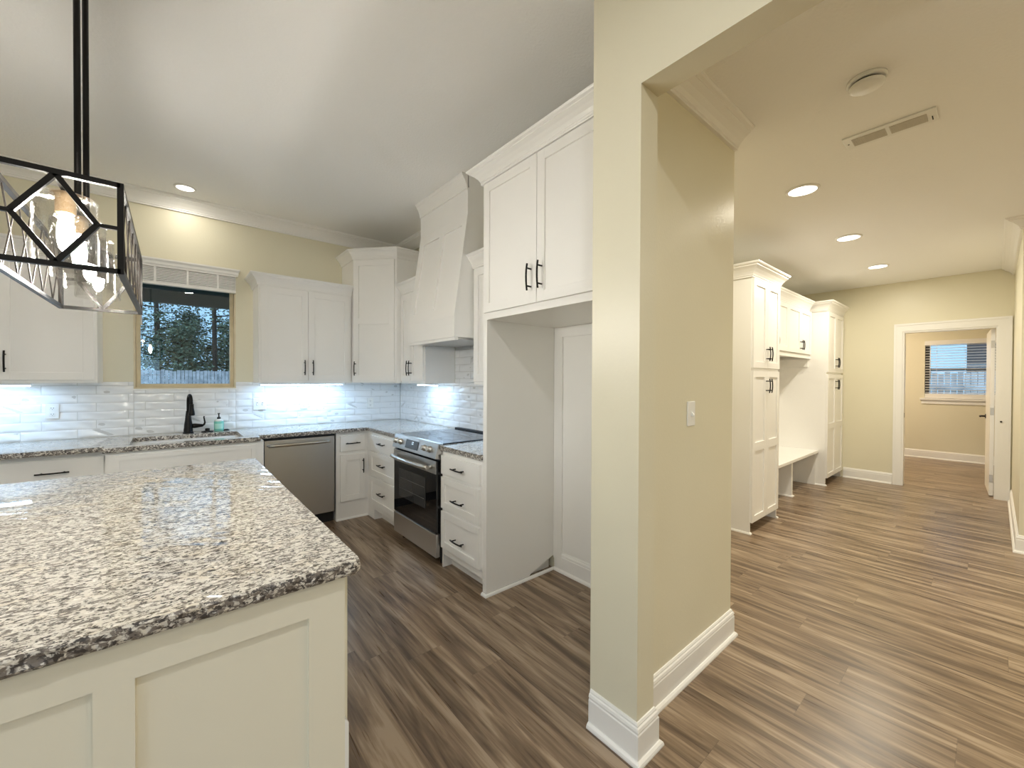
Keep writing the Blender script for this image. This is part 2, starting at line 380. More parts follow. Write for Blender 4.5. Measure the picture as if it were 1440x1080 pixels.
# backsplash: every tile is a small wavy relief on a grout bed
def tiles(mb, fr, u0, u1, z0, z1, phase, rnd, rows0=.9165-.0705):
    TH, TL, G = .0705, .300, .0016
    r = 0
    while True:
        za = rows0 + TH*r; zb = za + TH; r += 1
        if za >= z1-.004: break
        if zb <= z0+.004: continue
        ph = phase + (.107 if r % 2 else 0); k = math.floor((u0-ph)/TL)
        while ph + k*TL < u1-.004:
            rnd.seed(r*991+k*37+int(phase*100)); ua, ub = ph+k*TL, ph+(k+1)*TL; k += 1
            A, B = max(ua,u0)+G, min(ub,u1)-G; Z0, Z1 = max(za,z0)+G, min(zb,z1)-G
            if B-A < .01 or Z1-Z0 < .008: continue
            a1, a2, sl, p1, p2, ss = rnd.uniform(1.5,4.2), rnd.uniform(1,2.4), rnd.uniform(-14,14), rnd.random()*6, rnd.random()*6, rnd.choice((-1,1))
            nu = max(2, int((B-A)/.014)); nz = 7; grid = []
            for i in range(nu+1):
                row = []
                for j in range(nz+1):
                    u = A+(B-A)*i/nu; z = Z0+(Z1-Z0)*j/nz; e = (.0 if i in (0,nu) or j in (0,nz) else 1)
                    t = (z-za)/TH; q = (u-ua)/TL
                    w = .0016*a1*math.sin(9*q*ss*.7+3.3*t*ss+p1) + .0009*a2*math.sin(15*q-5*t*ss+p2)
                    row.append(mb.bm.verts.new(fr(u, .0045+e*.0028+e*w*.55, z)))
                grid.append(row)
            for i in range(nu):
                for j in range(nz):
                    f = mb.bm.faces.new((grid[i][j],grid[i+1][j],grid[i+1][j+1],grid[i][j+1])); f.smooth = True
rnd = random.Random(5)
fb = F_back(YW); fs = frame((XW,0,0),(0,1,0),(-1,0,0))
bs = sempty('trim_5', (0,YW,ZC))
TZ = 1.372
g_ = MB().fbox(fb,-2.2,WX0,0,.004,ZC,TZ).fbox(fb,WX0,WX1,0,.004,ZC,WZ0).fbox(fb,WX1,XW,0,.004,ZC,TZ); g_.build('grout_bed', M_grout, bs)
t_ = MB(); tiles(t_, fb, -2.2, WX0, ZC, TZ, -.5857, rnd); tiles(t_, fb, WX0, WX1, ZC, WZ0-.012, -.5857, rnd); tiles(t_, fb, WX1, XW-.008, ZC, TZ, -.5857, rnd)
t_.build('tile_field', M_tile, bs)
MB().fbox(fb,WX0-.01,WX1+.01,0,.011,WZ0-.012,WZ0).build('edge_strip', M_white, bs)
bs2 = sempty('trim_6', (XW,3.4,ZC))
MB().fbox(fs,2.14,YW-.01,0,.004,ZC,TZ).fbox(fs,2.69,3.49,0,.004,TZ,1.742).build('grout_bed', M_grout, bs2)
t_ = MB(); tiles(t_, fs, 2.14, YW-.012, ZC, TZ, .11, rnd); tiles(t_, fs, 2.69, 3.49, TZ+.001, 1.742, .11, rnd); t_.build('tile_field', M_tile, bs2)

# ------------------------------------------------------------------ kitchen window, blind
w1 = sempty('window_1', (.113, YW+.06, WZ0))
f_ = MB()
ya, yb = YW-.002, YW+.11
f_.box(WX0,WX0+.012,ya,yb,WZ0,WZ1).box(WX1-.012,WX1,ya,yb,WZ0,WZ1).box(WX0+.012,WX1-.012,ya,yb,WZ0,WZ0+.012).box(WX0+.012,WX1-.012,ya,yb,WZ1-.012,WZ1)
f_.build('jamb_liner', M_almond, w1)
f_ = MB(); yc, yd = YW+.058, YW+.105; a, b, c, d = WX0+.012, WX1-.012, WZ0+.012, WZ1-.012; s_ = .030
f_.box(a,a+s_,yc,yd,c,d).box(b-s_,b,yc,yd,c,d).box(a+s_,b-s_,yc,yd,c,c+s_).box(a+s_,b-s_,yc,yd,d-s_,d)
f_.build('sash_frame', M_almond, w1, .003)
MB().box(a+s_,b-s_,YW+.080,YW+.086,c+s_,d-s_).build('glass_pane', M_pane, w1)

bl = thing('window_blind', 'white slatted blind pulled up at the top of the kitchen window over the sink', 'blind', (.115,YW-.03,2.24))
MB().sweep([(-.262,YW-.002),(-.262,YW-.055),(.488,YW-.055),(.488,YW-.002)], [(-.001,2.385),(.004,2.385),(.004,2.392),(.010,2.405),(.010,2.425),(.020,2.440),(.020,2.452),(-.001,2.452)]).build('valance', M_white, bl)
s_ = MB()
for i in range(10):
    z = 2.252 + i*.0140
    s_.quadbox([(-.250,YW-.052,z),(.476,YW-.052,z),(.476,YW-.004,z+.004),(-.250,YW-.004,z+.004),(-.250,YW-.052,z+.0085),(.476,YW-.052,z+.0085),(.476,YW-.004,z+.012),(-.250,YW-.004,z+.012)])
s_.build('slat_stack', M_white, bl)
MB().box(-.250,.476,YW-.052,YW-.003,2.226,2.250).build('bottom_rail', M_white, bl, .003)
for u in (-.11,.113,.335): MB().box(u-.007,u+.007,YW-.0532,YW-.0522,2.228,2.39).build('ladder_tape', M_white, bl)
MB().tube([(-.200,YW-.058,2.37),(-.201,YW-.060,2.05),(-.199,YW-.060,1.86)], .006, 8).build('tilt_wand', M_white, bl)

# ------------------------------------------------------------------ cabinetry
def shaker(mb, fr, u0, u1, z0, z1, n0=0, t=.02, s=.057, rec=.010, mids=()):
    mb.fbox(fr,u0,u1,n0,n0+t-rec,z0,z1)
    a, b = n0+t-rec, n0+t
    mb.fbox(fr,u0,u0+s,a,b,z0,z1).fbox(fr,u1-s,u1,a,b,z0,z1).fbox(fr,u0+s,u1-s,a,b,z0,z0+s).fbox(fr,u0+s,u1-s,a,b,z1-s,z1)
    for m0, m1 in mids: mb.fbox(fr,u0+s,u1-s,a,b,m0,m1)
    return mb
def pull(fr, u, z, parent, n0=.02, L=.148, vert=True):
    mb = MB(); h = L/2
    def P(t, n): return fr(u, n0+n, z+t) if vert else fr(u+t, n0+n, z)
    pts = [P(-h + L*i/8, .030+.007*(1-((i-4)/4)**2)) for i in range(9)]
    mb.tube(pts, .0052, 8)
    for t in (-h*.66, h*.66): mb.tube([P(t,-.001),P(t,.030+.004)], .0048, 8)
    mb.build('handle', M_black, parent)
def door(fr, u0, u1, z0, z1, root, pu=None, pz=None, n0=0, mids=(), L=.148, s=.057, mt=None):
    d = shaker(MB(),fr,u0,u1,z0,z1,n0,mids=mids,s=s).build('door', mt or M_cab, root, .0012)
    if pu is not None: pull(fr, pu, pz, d, n0+.02, L)
    return d
def drawer(fr, u0, u1, z0, z1, root, pu=None, pz=None, flat=True, L=.15, n0=0):
    mb = MB()
    if flat: mb.fbox(fr,u0,u1,n0,n0+.02,z0,z1)
    else: shaker(mb,fr,u0,u1,z0,z1,n0,s=.05)
    d = mb.build('drawer', M_cab, root, .0015)
    if pu is not None: pull(fr, pu, pz, d, n0+.02, L, vert=False)
    return d
def crown(path, z, root, drop=.105, proj=.07, mt=None):
    return MB().sweep(path, crown_prof(z, drop, proj)).build('crown_molding', mt or M_cab, root)

def upper_back(x0, x1, label, pulls, zb=1.365, zt=2.285, ends=(True,True)):
    r = thing('wall_cabinet', label, 'cabinet', ((x0+x1)/2,YW-.17,zb)); y = YW-.33; fr = F_back(y)
    MB().box(x0,x1,y,YW-.001,zb,zt).build('body', M_cab, r)
    m = (x0+x1)/2; e = .018
    door(fr,x0+e,m-.0015,zb+.022,zt-.012,r,m-.038,zb+.151)
    door(fr,m+.0015,x1-e,zb+.022,zt-.012,r,m+.038,zb+.151)
    p = [(x0,y),(x1,y)]
    if ends[0]: p = [(x0,YW-.002)]+p
    if ends[1]: p = p+[(x1,YW-.002)]
    crown(p, zt+.105, r)
    return r
upper_back(-1.41,-.438,'wide white wall cabinet left of the kitchen window, partly behind the lantern pendant',None)
upper_back(.622,1.474,'white two-door wall cabinet between the kitchen window and the corner cabinet',None,ends=(True,False))

# corner cabinet with a diagonal front
r = thing('corner_cabinet','tall white diagonal wall cabinet in the kitchen corner, one long door','cabinet',(1.9,4.5,1.365))
A, B = Vector((1.480,4.392)), Vector((1.800,4.020))
foot = [(1.480,YW-.001),(A.x,A.y),(B.x,B.y),(XW-.001,4.020),(XW-.001,YW-.001)]
zb, zt = 1.365, 2.665
MB().prism([(x,y,zb) for x,y in foot],[(x,y,zt) for x,y in foot]).build('body', M_cab, r)
d_ = (B-A).normalized(); nn = Vector((d_.y,-d_.x)); LAB = (B-A).length
fd = frame((A.x,A.y,0),(d_.x,d_.y,0),(nn.x,nn.y,0))
door(fd,.012,LAB-.022,zb+.022,zt-.012,r,.040,zb+.150,mids=((1.985,2.045),))
crown([(1.480,YW-.002),(A.x,A.y),(B.x,B.y),(XW-.002,4.020)], zt+.10, r, .10)

# wall cabinets beside the hood
r = thing('wall_cabinet','narrow white two-door wall cabinet between the corner cabinet and the range hood','cabinet',(2.02,3.75,1.365))
xf = XW-.33; fr = F_side(xf)
MB().box(xf,XW-.001,3.497,4.018,1.365,2.285).build('body', M_cab, r)
door(fr,3.776,4.000,1.387,2.273,r,3.800,1.515); door(fr,3.515,3.773,1.387,2.273,r,3.749,1.515)
crown([(xf,4.018),(xf,3.497),(XW-.002,3.497)], 2.39, r)
r = thing('wall_cabinet','slim white wall cabinet squeezed between the range hood and the fridge surround','cabinet',(2.02,2.41,1.365))
MB().box(xf,XW-.001,2.142,2.682,1.365,2.285).build('body', M_cab, r)
door(fr,2.414,2.664,1.387,2.273,r,2.440,1.515); door(fr,2.160,2.411,1.387,2.273,r,2.386,1.515)
crown([(XW-.002,2.682),(xf,2.682),(xf,2.142)], 2.39, r)

# range hood
r = thing('range_hood','tapered white wooden range hood rising to the ceiling above the stove','range hood',(1.95,3.09,1.735))
yl, yr = 3.487, 2.697
def hoodx(z): return 1.690 if z <= 1.90 else (1.690+(z-1.90)/.82*.122 if z < 2.72 else 1.812)
prof = [(XW-.001,1.735),(1.690,1.735),(1.690,1.90),(1.812,2.72),(1.812,CZ-.002),(XW-.001,CZ-.002)]
MB().prism([(x,yr,z) for x,z in prof],[(x,yl,z) for x,z in prof]).build('body', M_cab, r)
MB().box(1.674,1.6905,yr-.006,yl+.006,1.735,1.90).box(1.6905,1.860,yr-.006,yr,1.735,1.90).build('apron_band', M_cab, r)
pm = MB()
def slab(ya, yb, za, zb, t0=-.002, t1=.014):
    pm.quadbox([(hoodx(za)-t0,ya,za),(hoodx(za)-t0,yb,za),(hoodx(zb)-t0,yb,zb),(hoodx(zb)-t0,ya,zb),
                (hoodx(za)-t1,ya,za),(hoodx(za)-t1,yb,za),(hoodx(zb)-t1,yb,zb),(hoodx(zb)-t1,ya,zb)])
for ya, yb_ in ((yr,2.762),(3.047,3.122),(3.408,yl)): slab(ya,yb_,1.985,2.64)
slab(yr,yl,1.901,1.985); slab(yr,yl,2.64,2.719)
pm.box(1.798,1.8125,yr,yl,2.7195,2.925)
pm.build('panel_frame', M_cab, r)
crown([(1.798,yl),(1.798,yr)], CZ-.001, r, .115, .055)
MB().box(1.715,2.165,yr+.03,yl-.03,1.722,1.736).build('filter_insert', M_steel, r)
MB().box(1.682,1.712,yr,yl,1.712,1.7345).build('front_lip', M_cab, r)

# refrigerator surround
r = thing('fridge_surround','tall white built-in surround with two high doors around the empty fridge bay','cabinet',(1.87,1.6,0))
xp = 1.551; fr = F_side(xp)
p2 = [(xp,.018),(1.93,.018),(1.945,.03),(2.161,.100),(XW-.001,.100),(XW-.001,2.665),(xp,2.665)]
MB().prism([(x,2.100,z) for x,z in p2],[(x,2.139,z) for x,z in p2]).build('side_panel', M_cab, r)
MB().box(xp,XW-.001,1.052,2.100,1.786,2.665).build('upper_box', M_cab, r)
door(fr,1.622,2.112,1.828,2.643,r,1.664,1.968,n0=.001); door(fr,1.130,1.618,1.828,2.643,r,1.578,1.968,n0=.001)
crown([(1.72,2.139),(xp,2.139),(xp,1.053)], 2.748, r, .085, .085)
MB().sweep([(xp,2.139),(xp,1.053)], [(0,2.649),(.023,2.649),(.026,2.654),(.023,2.659),(0,2.660)]).build('bead_molding', M_cab, r)
MB().sweep([(xp-.001,2.139),(xp-.001,2.099),(XW-.02,2.099)], SHOE).build('shoe_molding', M_white, r)
MB().box(XW-.005,XW-.0005,1.053,2.098,.15,1.785).build('back_panel', M_cab, r)
MB().box(XW-.018,XW-.0055,2.018,2.098,.085,1.785).box(XW-.018,XW-.0055,1.053,2.018,1.712,1.785).build('back_frame', M_cab, r)

# base cabinets, window wall
yb = 4.165; ZB = ZC-.036
def base_back(x0, x1, y, label, toe=True):
    r = thing('base_cabinet', label, 'cabinet', ((x0+x1)/2,(y+YW)/2,0))
    MB().box(x0,x1,y,YW-.012,.10 if toe else .0,ZB).build('body', M_cab, r)
    if toe: MB().box(x0+.002,x1-.002,y+.075,YW-.02,0,.10).build('toe_kick', M_white, r)
    return r
r = base_back(-1.36,-.362,yb,'white drawer base under the left worktop with a long black bar pull')
fr = F_back(yb)
for i, (z0, z1) in enumerate(((.685,.838),(.405,.672),(.125,.392))): drawer(fr,-1.33,-.380,z0,z1,r,-.626,(z0+z1)/2 if i else .752,i==0,.16)
ys = 4.015
r = base_back(-.360,.600,ys,'bumped-out white sink base below the kitchen window')
fr = F_back(ys)
shaker(MB(),fr,-.318,.540,.60,.846,s=.03).build('false_front', M_cab, r)
door(fr,-.318,.109,.125,.585,r,.075,.45); door(fr,.113,.540,.125,.585,r,.147,.45)
r = base_back(1.236,1.571,yb,'narrow white corner base with one drawer over one door, right of the dishwasher',False)
fr = F_back(yb)
drawer(fr,1.272,1.518,.683,.838,r,1.386,.764,True,.14); door(fr,1.272,1.518,.185,.648,r,1.490,.528,L=.146)
MB().sweep([(1.237,yb),(1.550,yb)], SHOE).build('shoe_molding', M_white, r)

# dishwasher
r = thing('dishwasher','stainless dishwasher with a bowed bar handle, under the worktop','dishwasher',(.92,4.45,0))
MB().box(.613,1.226,yb+.01,4.74,.10,.868).build('tub', M_rubber, r)
MB().box(.624,1.215,yb-.020,yb+.009,.112,.850).build('door_panel', M_steel2, r, .004)
h_ = MB(); hp = [(.650+.520*i/12, yb-.020-.030-.012*(1-((i-6)/6)**2), .805) for i in range(13)]
h_.tube(hp, .0135, 10); h_.tube([(.655,yb-.018,.805),(.655,yb-.052,.805)], .011, 8); h_.tube([(1.165,yb-.018,.805),(1.165,yb-.052,.805)], .011, 8)
h_.build('handle', M_chrome, r)
MB().box(.618,1.222,yb+.05,yb+.10,0,.098).build('toe_kick', M_rubber, r)

# range wall base cabinets
fr = F_side(xp)
r = thing('base_cabinet','white three-drawer base left of the stove, in the kitchen corner','cabinet',(1.87,3.75,0))
MB().box(xp,XW-.012,3.424,yb-.004,.10,ZB).build('body', M_cab, r)
MB().box(xp+.075,XW-.02,3.426,yb-.006,0,.10).build('toe_kick', M_white, r)
for i, (z0, z1) in enumerate(((.703,.842),(.450,.682),(.155,.429))): drawer(fr,3.440,4.060,z0,z1,r,3.735,(z0+z1)/2+.01,i==0)
MB().box(xp,xp+.075,3.98,yb-.004,0,.10).build('filler', M_cab, r)
r = thing('base_cabinet','white three-drawer base right of the stove, against the fridge surround','cabinet',(1.87,2.40,0))
MB().box(xp,XW-.012,2.141,2.655,.10,ZB).build('body', M_cab, r)
MB().box(xp+.075,XW-.02,2.143,2.653,0,.10).build('toe_kick', M_white, r)
MB().box(xp,xp+.075,2.640,2.655,0,.10).build('filler', M_cab, r)
for i, (z0, z1) in enumerate(((.703,.842),(.450,.682),(.155,.429))): drawer(fr,2.158,2.644,z0,z1,r,2.390,(.770,.544,.268)[i],i==0)

# worktops: granite slabs with a rough edge
def stone(polys, name, amp, label, holes=(), zt=ZC, th=.035, step=.012, lev=4, parent=None):
    mb = MB(); bm = mb.bm
    def ring(poly, rough):
        pts = []
        for i, p in enumerate(poly):
            q = poly[(i+1)%len(poly)]; p, q = Vector(p), Vector(q); n = max(1, int((q-p).length/step)) if rough else 1
            for k in range(n): pts.append(p+(q-p)*k/n)
        return pts
    def loop(poly, rough):
        P = ring(poly, rough); n = len(P); rows = []
        for l in range(lev+1):
            z = zt - th*l/lev; row = []
            for i, p in enumerate(P):
                d = (P[(i+1)%n]-P[i-1]); d.normalize() if d.length else None
                o = Vector((d.y,-d.x)); a = 0
                if rough and amp:
                    v = noise.noise(Vector((p.x*38,p.y*38,z*45)))+.6*noise.noise(Vector((p.x*90,p.y*90,z*90+7)))
                    a = amp*v*(1.0 if 0 < l < lev else .45) - (amp*.9 if l in (0,lev) else 0)
                row.append(bm.verts.new((p.x+o.x*a, p.y+o.y*a, z - (amp*.25*(1+noise.noise(Vector((p.x*50,p.y*50,3)))) if l == 0 and amp else 0))))
            rows.append(row)
        for l in range(lev):
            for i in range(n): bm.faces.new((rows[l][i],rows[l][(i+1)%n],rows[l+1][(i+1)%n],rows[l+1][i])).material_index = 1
        return rows[0], rows[-1]
    tops, bots = [], []
    t, b = loop(polys, True); tops.append(t); bots.append(b)
    for h in holes:
        t, b = loop(h, False); tops.append(t); bots.append(b)
    for grp in (tops, bots):
        if len(grp) == 1: bm.faces.new(grp[0])
        else:
            ed = []
            for g in grp:
                for i in range(len(g)):
                    e = bm.edges.get((g[i], g[(i+1)%len(g)])) or bm.edges.new((g[i], g[(i+1)%len(g)])); ed.append(e)
            bmesh.ops.triangle_fill(bm, edges=ed, use_beauty=True, use_dissolve=False)
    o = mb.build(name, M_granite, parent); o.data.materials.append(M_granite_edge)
    return tag(o, label, 'countertop')
yf_, xf_ = 4.112, 1.530
HOLE = [(-.245,4.085),(.465,4.085),(.465,4.555),(-.245,4.555)]
L_ = [(-1.40,yf_-.03),(-.372,yf_-.03),(-.372,3.978),(.572,3.978),(.572,yf_),(xf_,yf_),(xf_,3.426),(XW-.004,3.426),(XW-.004,YW-.004),(-1.40,YW-.004)]
stone(L_, 'countertop', .0014, 'grey speckled granite worktop running under the window and into the corner', [HOLE])
stone([(xf_,2.143),(XW-.004,2.143),(XW-.004,2.655),(xf_,2.655)][::-1], 'countertop', .0014, 'short granite worktop between the stove and the fridge surround')

# sink, faucet and things by the sink
r = thing('sink','stainless undermount sink sunk into the granite below the window','sink',(.11,4.32,.70))
b_ = MB(); x0,x1,y0,y1,zb_,zt_ = -.255,.475,4.075,4.565,.70,ZC-.0365
b_.box(x0,x1,y0,y1,zb_-.004,zb_).box(x0-.004,x0,y0,y1,zb_,zt_).box(x1,x1+.004,y0,y1,zb_,zt_).box(x0,x1,y0-.004,y0,zb_,zt_).box(x0,x1,y1,y1+.004,zb_,zt_)
b_.build('basin', M_steel, r); MB().lathe((.11,4.36,.70),[(.045,.0),(.045,.003),(.02,.004)],20).build('drain', M_chrome, r)

fx, fy = .112, 4.665
r = thing('faucet','black gooseneck pull-down kitchen faucet behind the sink','faucet',(fx,fy,ZC))
MB().lathe((fx,fy,ZC),[(.040,0),(.040,.006),(.034,.012),(.034,.03),(.031,.05),(.030,.075),(.024,.12),(.018,.175),(.0155,.20)],24).build('body', M_black, r)
pts = [(fx,fy,ZC+.18),(fx,fy,ZC+.28)]; R_ = .062
for i in range(1,13):
    a = math.pi*i/12; pts.append((fx+.018*(1-math.cos(a))/2, fy-R_+R_*math.cos(a), ZC+.28+R_*math.sin(a)))
pts.append((fx+.020,fy-2*R_,ZC+.265))
nk = MB().tube(pts, .0125, 12).build('spout', M_black, r)
MB().lathe((fx+.021,fy-2*R_,ZC+.165),[(.018,0),(.0225,.004),(.0225,.02),(.0165,.06),(.0145,.10)],18).build('spray_head', M_black, nk)
lv = MB(); lv.lathe((fx+.028,fy,ZC+.062),[(.020,0),(.021,.02),(.016,.05),(.013,.072),(.010,.080)],16,'X')
lv.tube([(fx+.100,fy,ZC+.062),(fx+.114,fy,ZC+.070),(fx+.120,fy,ZC+.088),(fx+.116,fy,ZC+.112),(fx+.112,fy,ZC+.135),(fx+.115,fy,ZC+.146)],[.010,.0085,.007,.006,.0055,.006],10)
lv.build('lever', M_black, r)

def soap_mat():
    m = mat('teal_soap', (.22,.62,.52), .12); return bumpy(m, 30, .03)
M_soap = soap_mat(); M_clear = bumpy(mat('clear_bottle_shoulder', (.80,.86,.86), .08), 30, .03)
sx, sy = .338, 4.690
r = thing('soap_bottle','teal hand soap bottle with a black pump beside the faucet','bottle',(sx,sy,ZC))
MB().lathe((sx,sy,ZC),[(.034,0),(.038,.004),(.038,.085),(.036,.092)],24).build('bottle', M_soap, r)
MB().lathe((sx,sy,ZC),[(.036,.092),(.034,.103),(.022,.110),(.014,.113)],24).build('shoulder', M_clear, r)
p_ = MB().lathe((sx,sy,ZC),[(.0145,.113),(.0145,.128),(.006,.131),(.0045,.158),(.010,.160),(.010,.167)],16); p_.bar((sx,sy,ZC+.164),(sx-.004,sy-.034,ZC+.161),.010)
p_.build('pump', M_rubber, r)
lb = MB()
for k in range(9):
    a0, a1 = math.radians(215+k*11), math.radians(215+(k+1)*11)
    lb.quadbox([(sx+q*math.cos(a),sy+q*math.sin(a),ZC+z) for z in (.022,.070) for q,a in ((.0378,a0),(.0378,a1),(.0388,a1),(.0388,a0))])
lb.build('label', bumpy(mat('pale_green_label', (.42,.74,.64), .4), 60, .05), r)
dsp = MB().lathe((.250,4.665,ZC),[(.046,0),(.046,.006),(.030,.010),(.018,.012),(.018,.030),(.012,.034)],20).build('sink_stopper', M_black)
tag(dsp, 'round black sink stopper lying on the worktop between faucet and soap bottle', 'stopper')
tag(MB().lathe((.395,4.700,ZC),[(.026,0),(.026,.006),(.016,.009),(.016,.012)],18).build('disposal_button', M_black), 'low black disposal button on the worktop right of the soap bottle', 'button')

# outlets and switches
def outlet(c, n, label, kind):
    # n: 'b' window wall, 's' range wall, 'h' hall pier
    cx, cy_, cz = c
    fr_ = {'b':frame((cx,cy_,cz),(1,0,0),(0,-1,0)), 's':frame((cx,cy_,cz),(0,-1,0),(-1,0,0)), 'h':frame((cx,cy_,cz),(1,0,0),(0,-1,0))}[n]
    r = thing('wall_outlet' if kind != 'switch' and kind != 'double' else 'light_switch', label, 'outlet' if kind == 'outlet' else 'switch', c)
    w = .057 if kind == 'double' else .036
    MB().fbox(fr_,-w,w,0,.007,-.058,.058).build('cover_plate', M_plate, r, .003)
    if kind == 'outlet':
        for z in (-.024,.024):
            s = MB().fbox(fr_,-.015,.015,.007,.0095,z-.014,z+.014).build('socket', M_plate, r, .002)
            MB().fbox(fr_,-.0075,-.005,.0095,.0100,z-.003,z+.007).fbox(fr_,.005,.0075,.0095,.0100,z-.003,z+.007).fbox(fr_,-.002,.002,.0095,.0100,z-.010,z-.006).build('slot', M_slot, s)
    else:
        for u in ((-.023,.023) if kind == 'double' else (0,)):
            MB().fbox(fr_,u-.006,u+.006,.007,.0085,-.014,.014).build('toggle_frame', M_slot if kind == 'double' else M_plate, r)
            MB().prism([fr_(u-.0045,.0085,-.010),fr_(u+.0045,.0085,-.010),fr_(u+.0045,.0085,.008),fr_(u-.0045,.0085,.008)],[fr_(u-.004,.020,-.012),fr_(u+.004,.020,-.012),fr_(u+.004,.020,-.004),fr_(u-.004,.020,-.004)]).build('toggle', M_plate, r)
    return r
YT = YW-.010
outlet((-.719,YT,1.140),'b','white outlet on the tile left of the faucet, below the lantern pendant','outlet')
outlet((.677,YT,1.150),'b','white two-toggle switch plate on the tile right of the sink','double')
outlet((1.082,YT,1.143),'b','white outlet on the tile above the dishwasher','outlet')
outlet((1.800,YT,1.123),'b','white outlet on the tile nearest the kitchen corner','outlet')
outlet((XW-.010,2.47,1.30),'s','white outlet high on the tile under the slim cabinet by the fridge surround','outlet')
outlet((1.876,.925,1.245),'h','single white toggle switch on the hall side of the pier','switch')

# ------------------------------------------------------------------ stove
r = thing('range_stove','stainless slide-in electric range with black oven door and four knobs','stove',(1.84,3.04,0))
ry0, ry1 = 2.660, 3.420; rx = 1.505
MB().box(xp-.012,XW-.02,ry0+.003,ry1-.003,.055,.905).build('body', M_rubber, r)
for yy in (ry0+.05,ry1-.05):
    for xx in (xp+.04,XW-.1): MB().lathe((xx,yy,0),[(.022,0),(.022,.056)],12).build('foot', M_rubber, r)
ct = MB().box(xf_+.03,XW-.02,ry0,ry1,.906,.922).build('cooktop', M_glassblack, r, .002)
MB().box(XW-.05,XW-.012,ry0+.0,ry1-.0,.9225,.934).build('rear_vent_trim', M_rubber, r)
def ringm(): return bumpy(mat('burner_marking', (.09,.09,.092), .2), 40, .02)
M_ring = ringm()
for bx, by, br in ((1.74,2.86,.10),(1.74,3.24,.085),(2.02,2.86,.075),(2.02,3.24,.10)):
    q = MB()
    q.lathe((bx,by,.9222),[(br,0),(br,.0003),(br-.003,.0003),(br-.003,0)],40,cap=False); q.build('burner_ring', M_ring, ct)
# sloped control panel
cp = [(xf_+.029,.923),(1.520,.923),(1.490,.812),(1.560,.800),(1.560,.906)]
pn = MB().prism([(x,ry0,z) for x,z in cp],[(x,ry1,z) for x,z in cp]).build('control_panel', M_steel, r, .002)
pd = Vector((1.490-1.520,0,.812-.923)).normalized(); pnrm = Vector((pd.z,0,-pd.x)); pnrm = pnrm if pnrm.x < 0 else -pnrm
pc = Vector((1.505,0,.868))
def onp(y, t, n): return pc + Vector((0,y,0)) - pd*t + pnrm*n
MB().quadbox([onp(2.955,-.036,.0005),onp(3.175,-.036,.0005),onp(3.175,.034,.0005),onp(2.955,.034,.0005),onp(2.955,-.036,.003),onp(3.175,-.036,.003),onp(3.175,.034,.003),onp(2.955,.034,.003)]).build('display_panel', mat('grey_display_glass', (.05,.055,.06), .12), pn)
dg = MB()
for dy in (0,.018): 
    for t in (.0,.014): dg.quadbox([onp(3.06-dy+a,t+b,n) for n in (.0031,.0036) for a,b in ((0,0),(.004,0),(.004,.010),(0,.010))])
dg.build('clock_digits', emis('display_digits',(.6,.85,1),1.5), pn)
for ky in (3.365,3.275,2.855,2.765):
    k = MB(); ring0 = []; prev = None
    for rad, n in ((.026,.0),(.026,.006),(.020,.007),(.0195,.026),(.017,.029)):
        ring = [k.bm.verts.new(onp(ky+rad*math.cos(2*math.pi*i/20), .002+rad*math.sin(2*math.pi*i/20), n)) for i in range(20)]
        if prev:
            for i in range(20):
                f = k.bm.faces.new((prev[i],prev[(i+1)%20],ring[(i+1)%20],ring[i])); f.smooth = True
        else: k.bm.faces.new(ring)
        prev = ring
    k.bm.faces.new(prev); kn = k.build('knob', M_chrome, pn)
    MB().quadbox([onp(ky-.0035,-.016,.027),onp(ky+.0035,-.016,.027),onp(ky+.0035,.018,.027),onp(ky-.0035,.018,.027),onp(ky-.003,-.014,.034),onp(ky+.003,-.014,.034),onp(ky+.003,.016,.034),onp(ky-.003,.016,.034)]).build('knob_grip', M_chrome, kn)
dr = MB().box(rx,xp-.013,ry0+.006,ry1-.006,.250,.792).build('oven_door', M_glassblack, r, .003)
MB().box(rx-.004,rx-.0005,ry0+.006,ry1-.006,.695,.792).build('door_top_band', M_steel, dr, .001)
MB().box(rx-.0025,rx-.0004,ry0+.17,ry1-.11,.40,.64).build('oven_window', bumpy(mat('oven_window_glass', (.045,.045,.045), .05), 3, .004), dr)
rk = MB()
for z in (.47,.56): rk.box(rx-.0034,rx-.0026,ry0+.19,ry1-.13,z,z+.004)
rk.build('rack_wires', mat('oven_rack', (.16,.15,.14), .4, .6), dr)
h_ = MB(); hp = [(rx-.045-.022*(1-((i-7)/7)**2), ry0+.060+(ry1-ry0-.12)*i/14, .742) for i in range(15)]
h_.tube(hp, .0165, 12)
for yy in (ry0+.075,ry1-.075): h_.tube([(rx-.003,yy,.742),(rx-.048,yy,.742)], .0145, 10)
h_.build('handle', M_chrome, dr)
MB().box(rx-.002,xp-.013,ry0+.006,ry1-.006,.068,.243).build('storage_drawer', M_steel, r, .004)

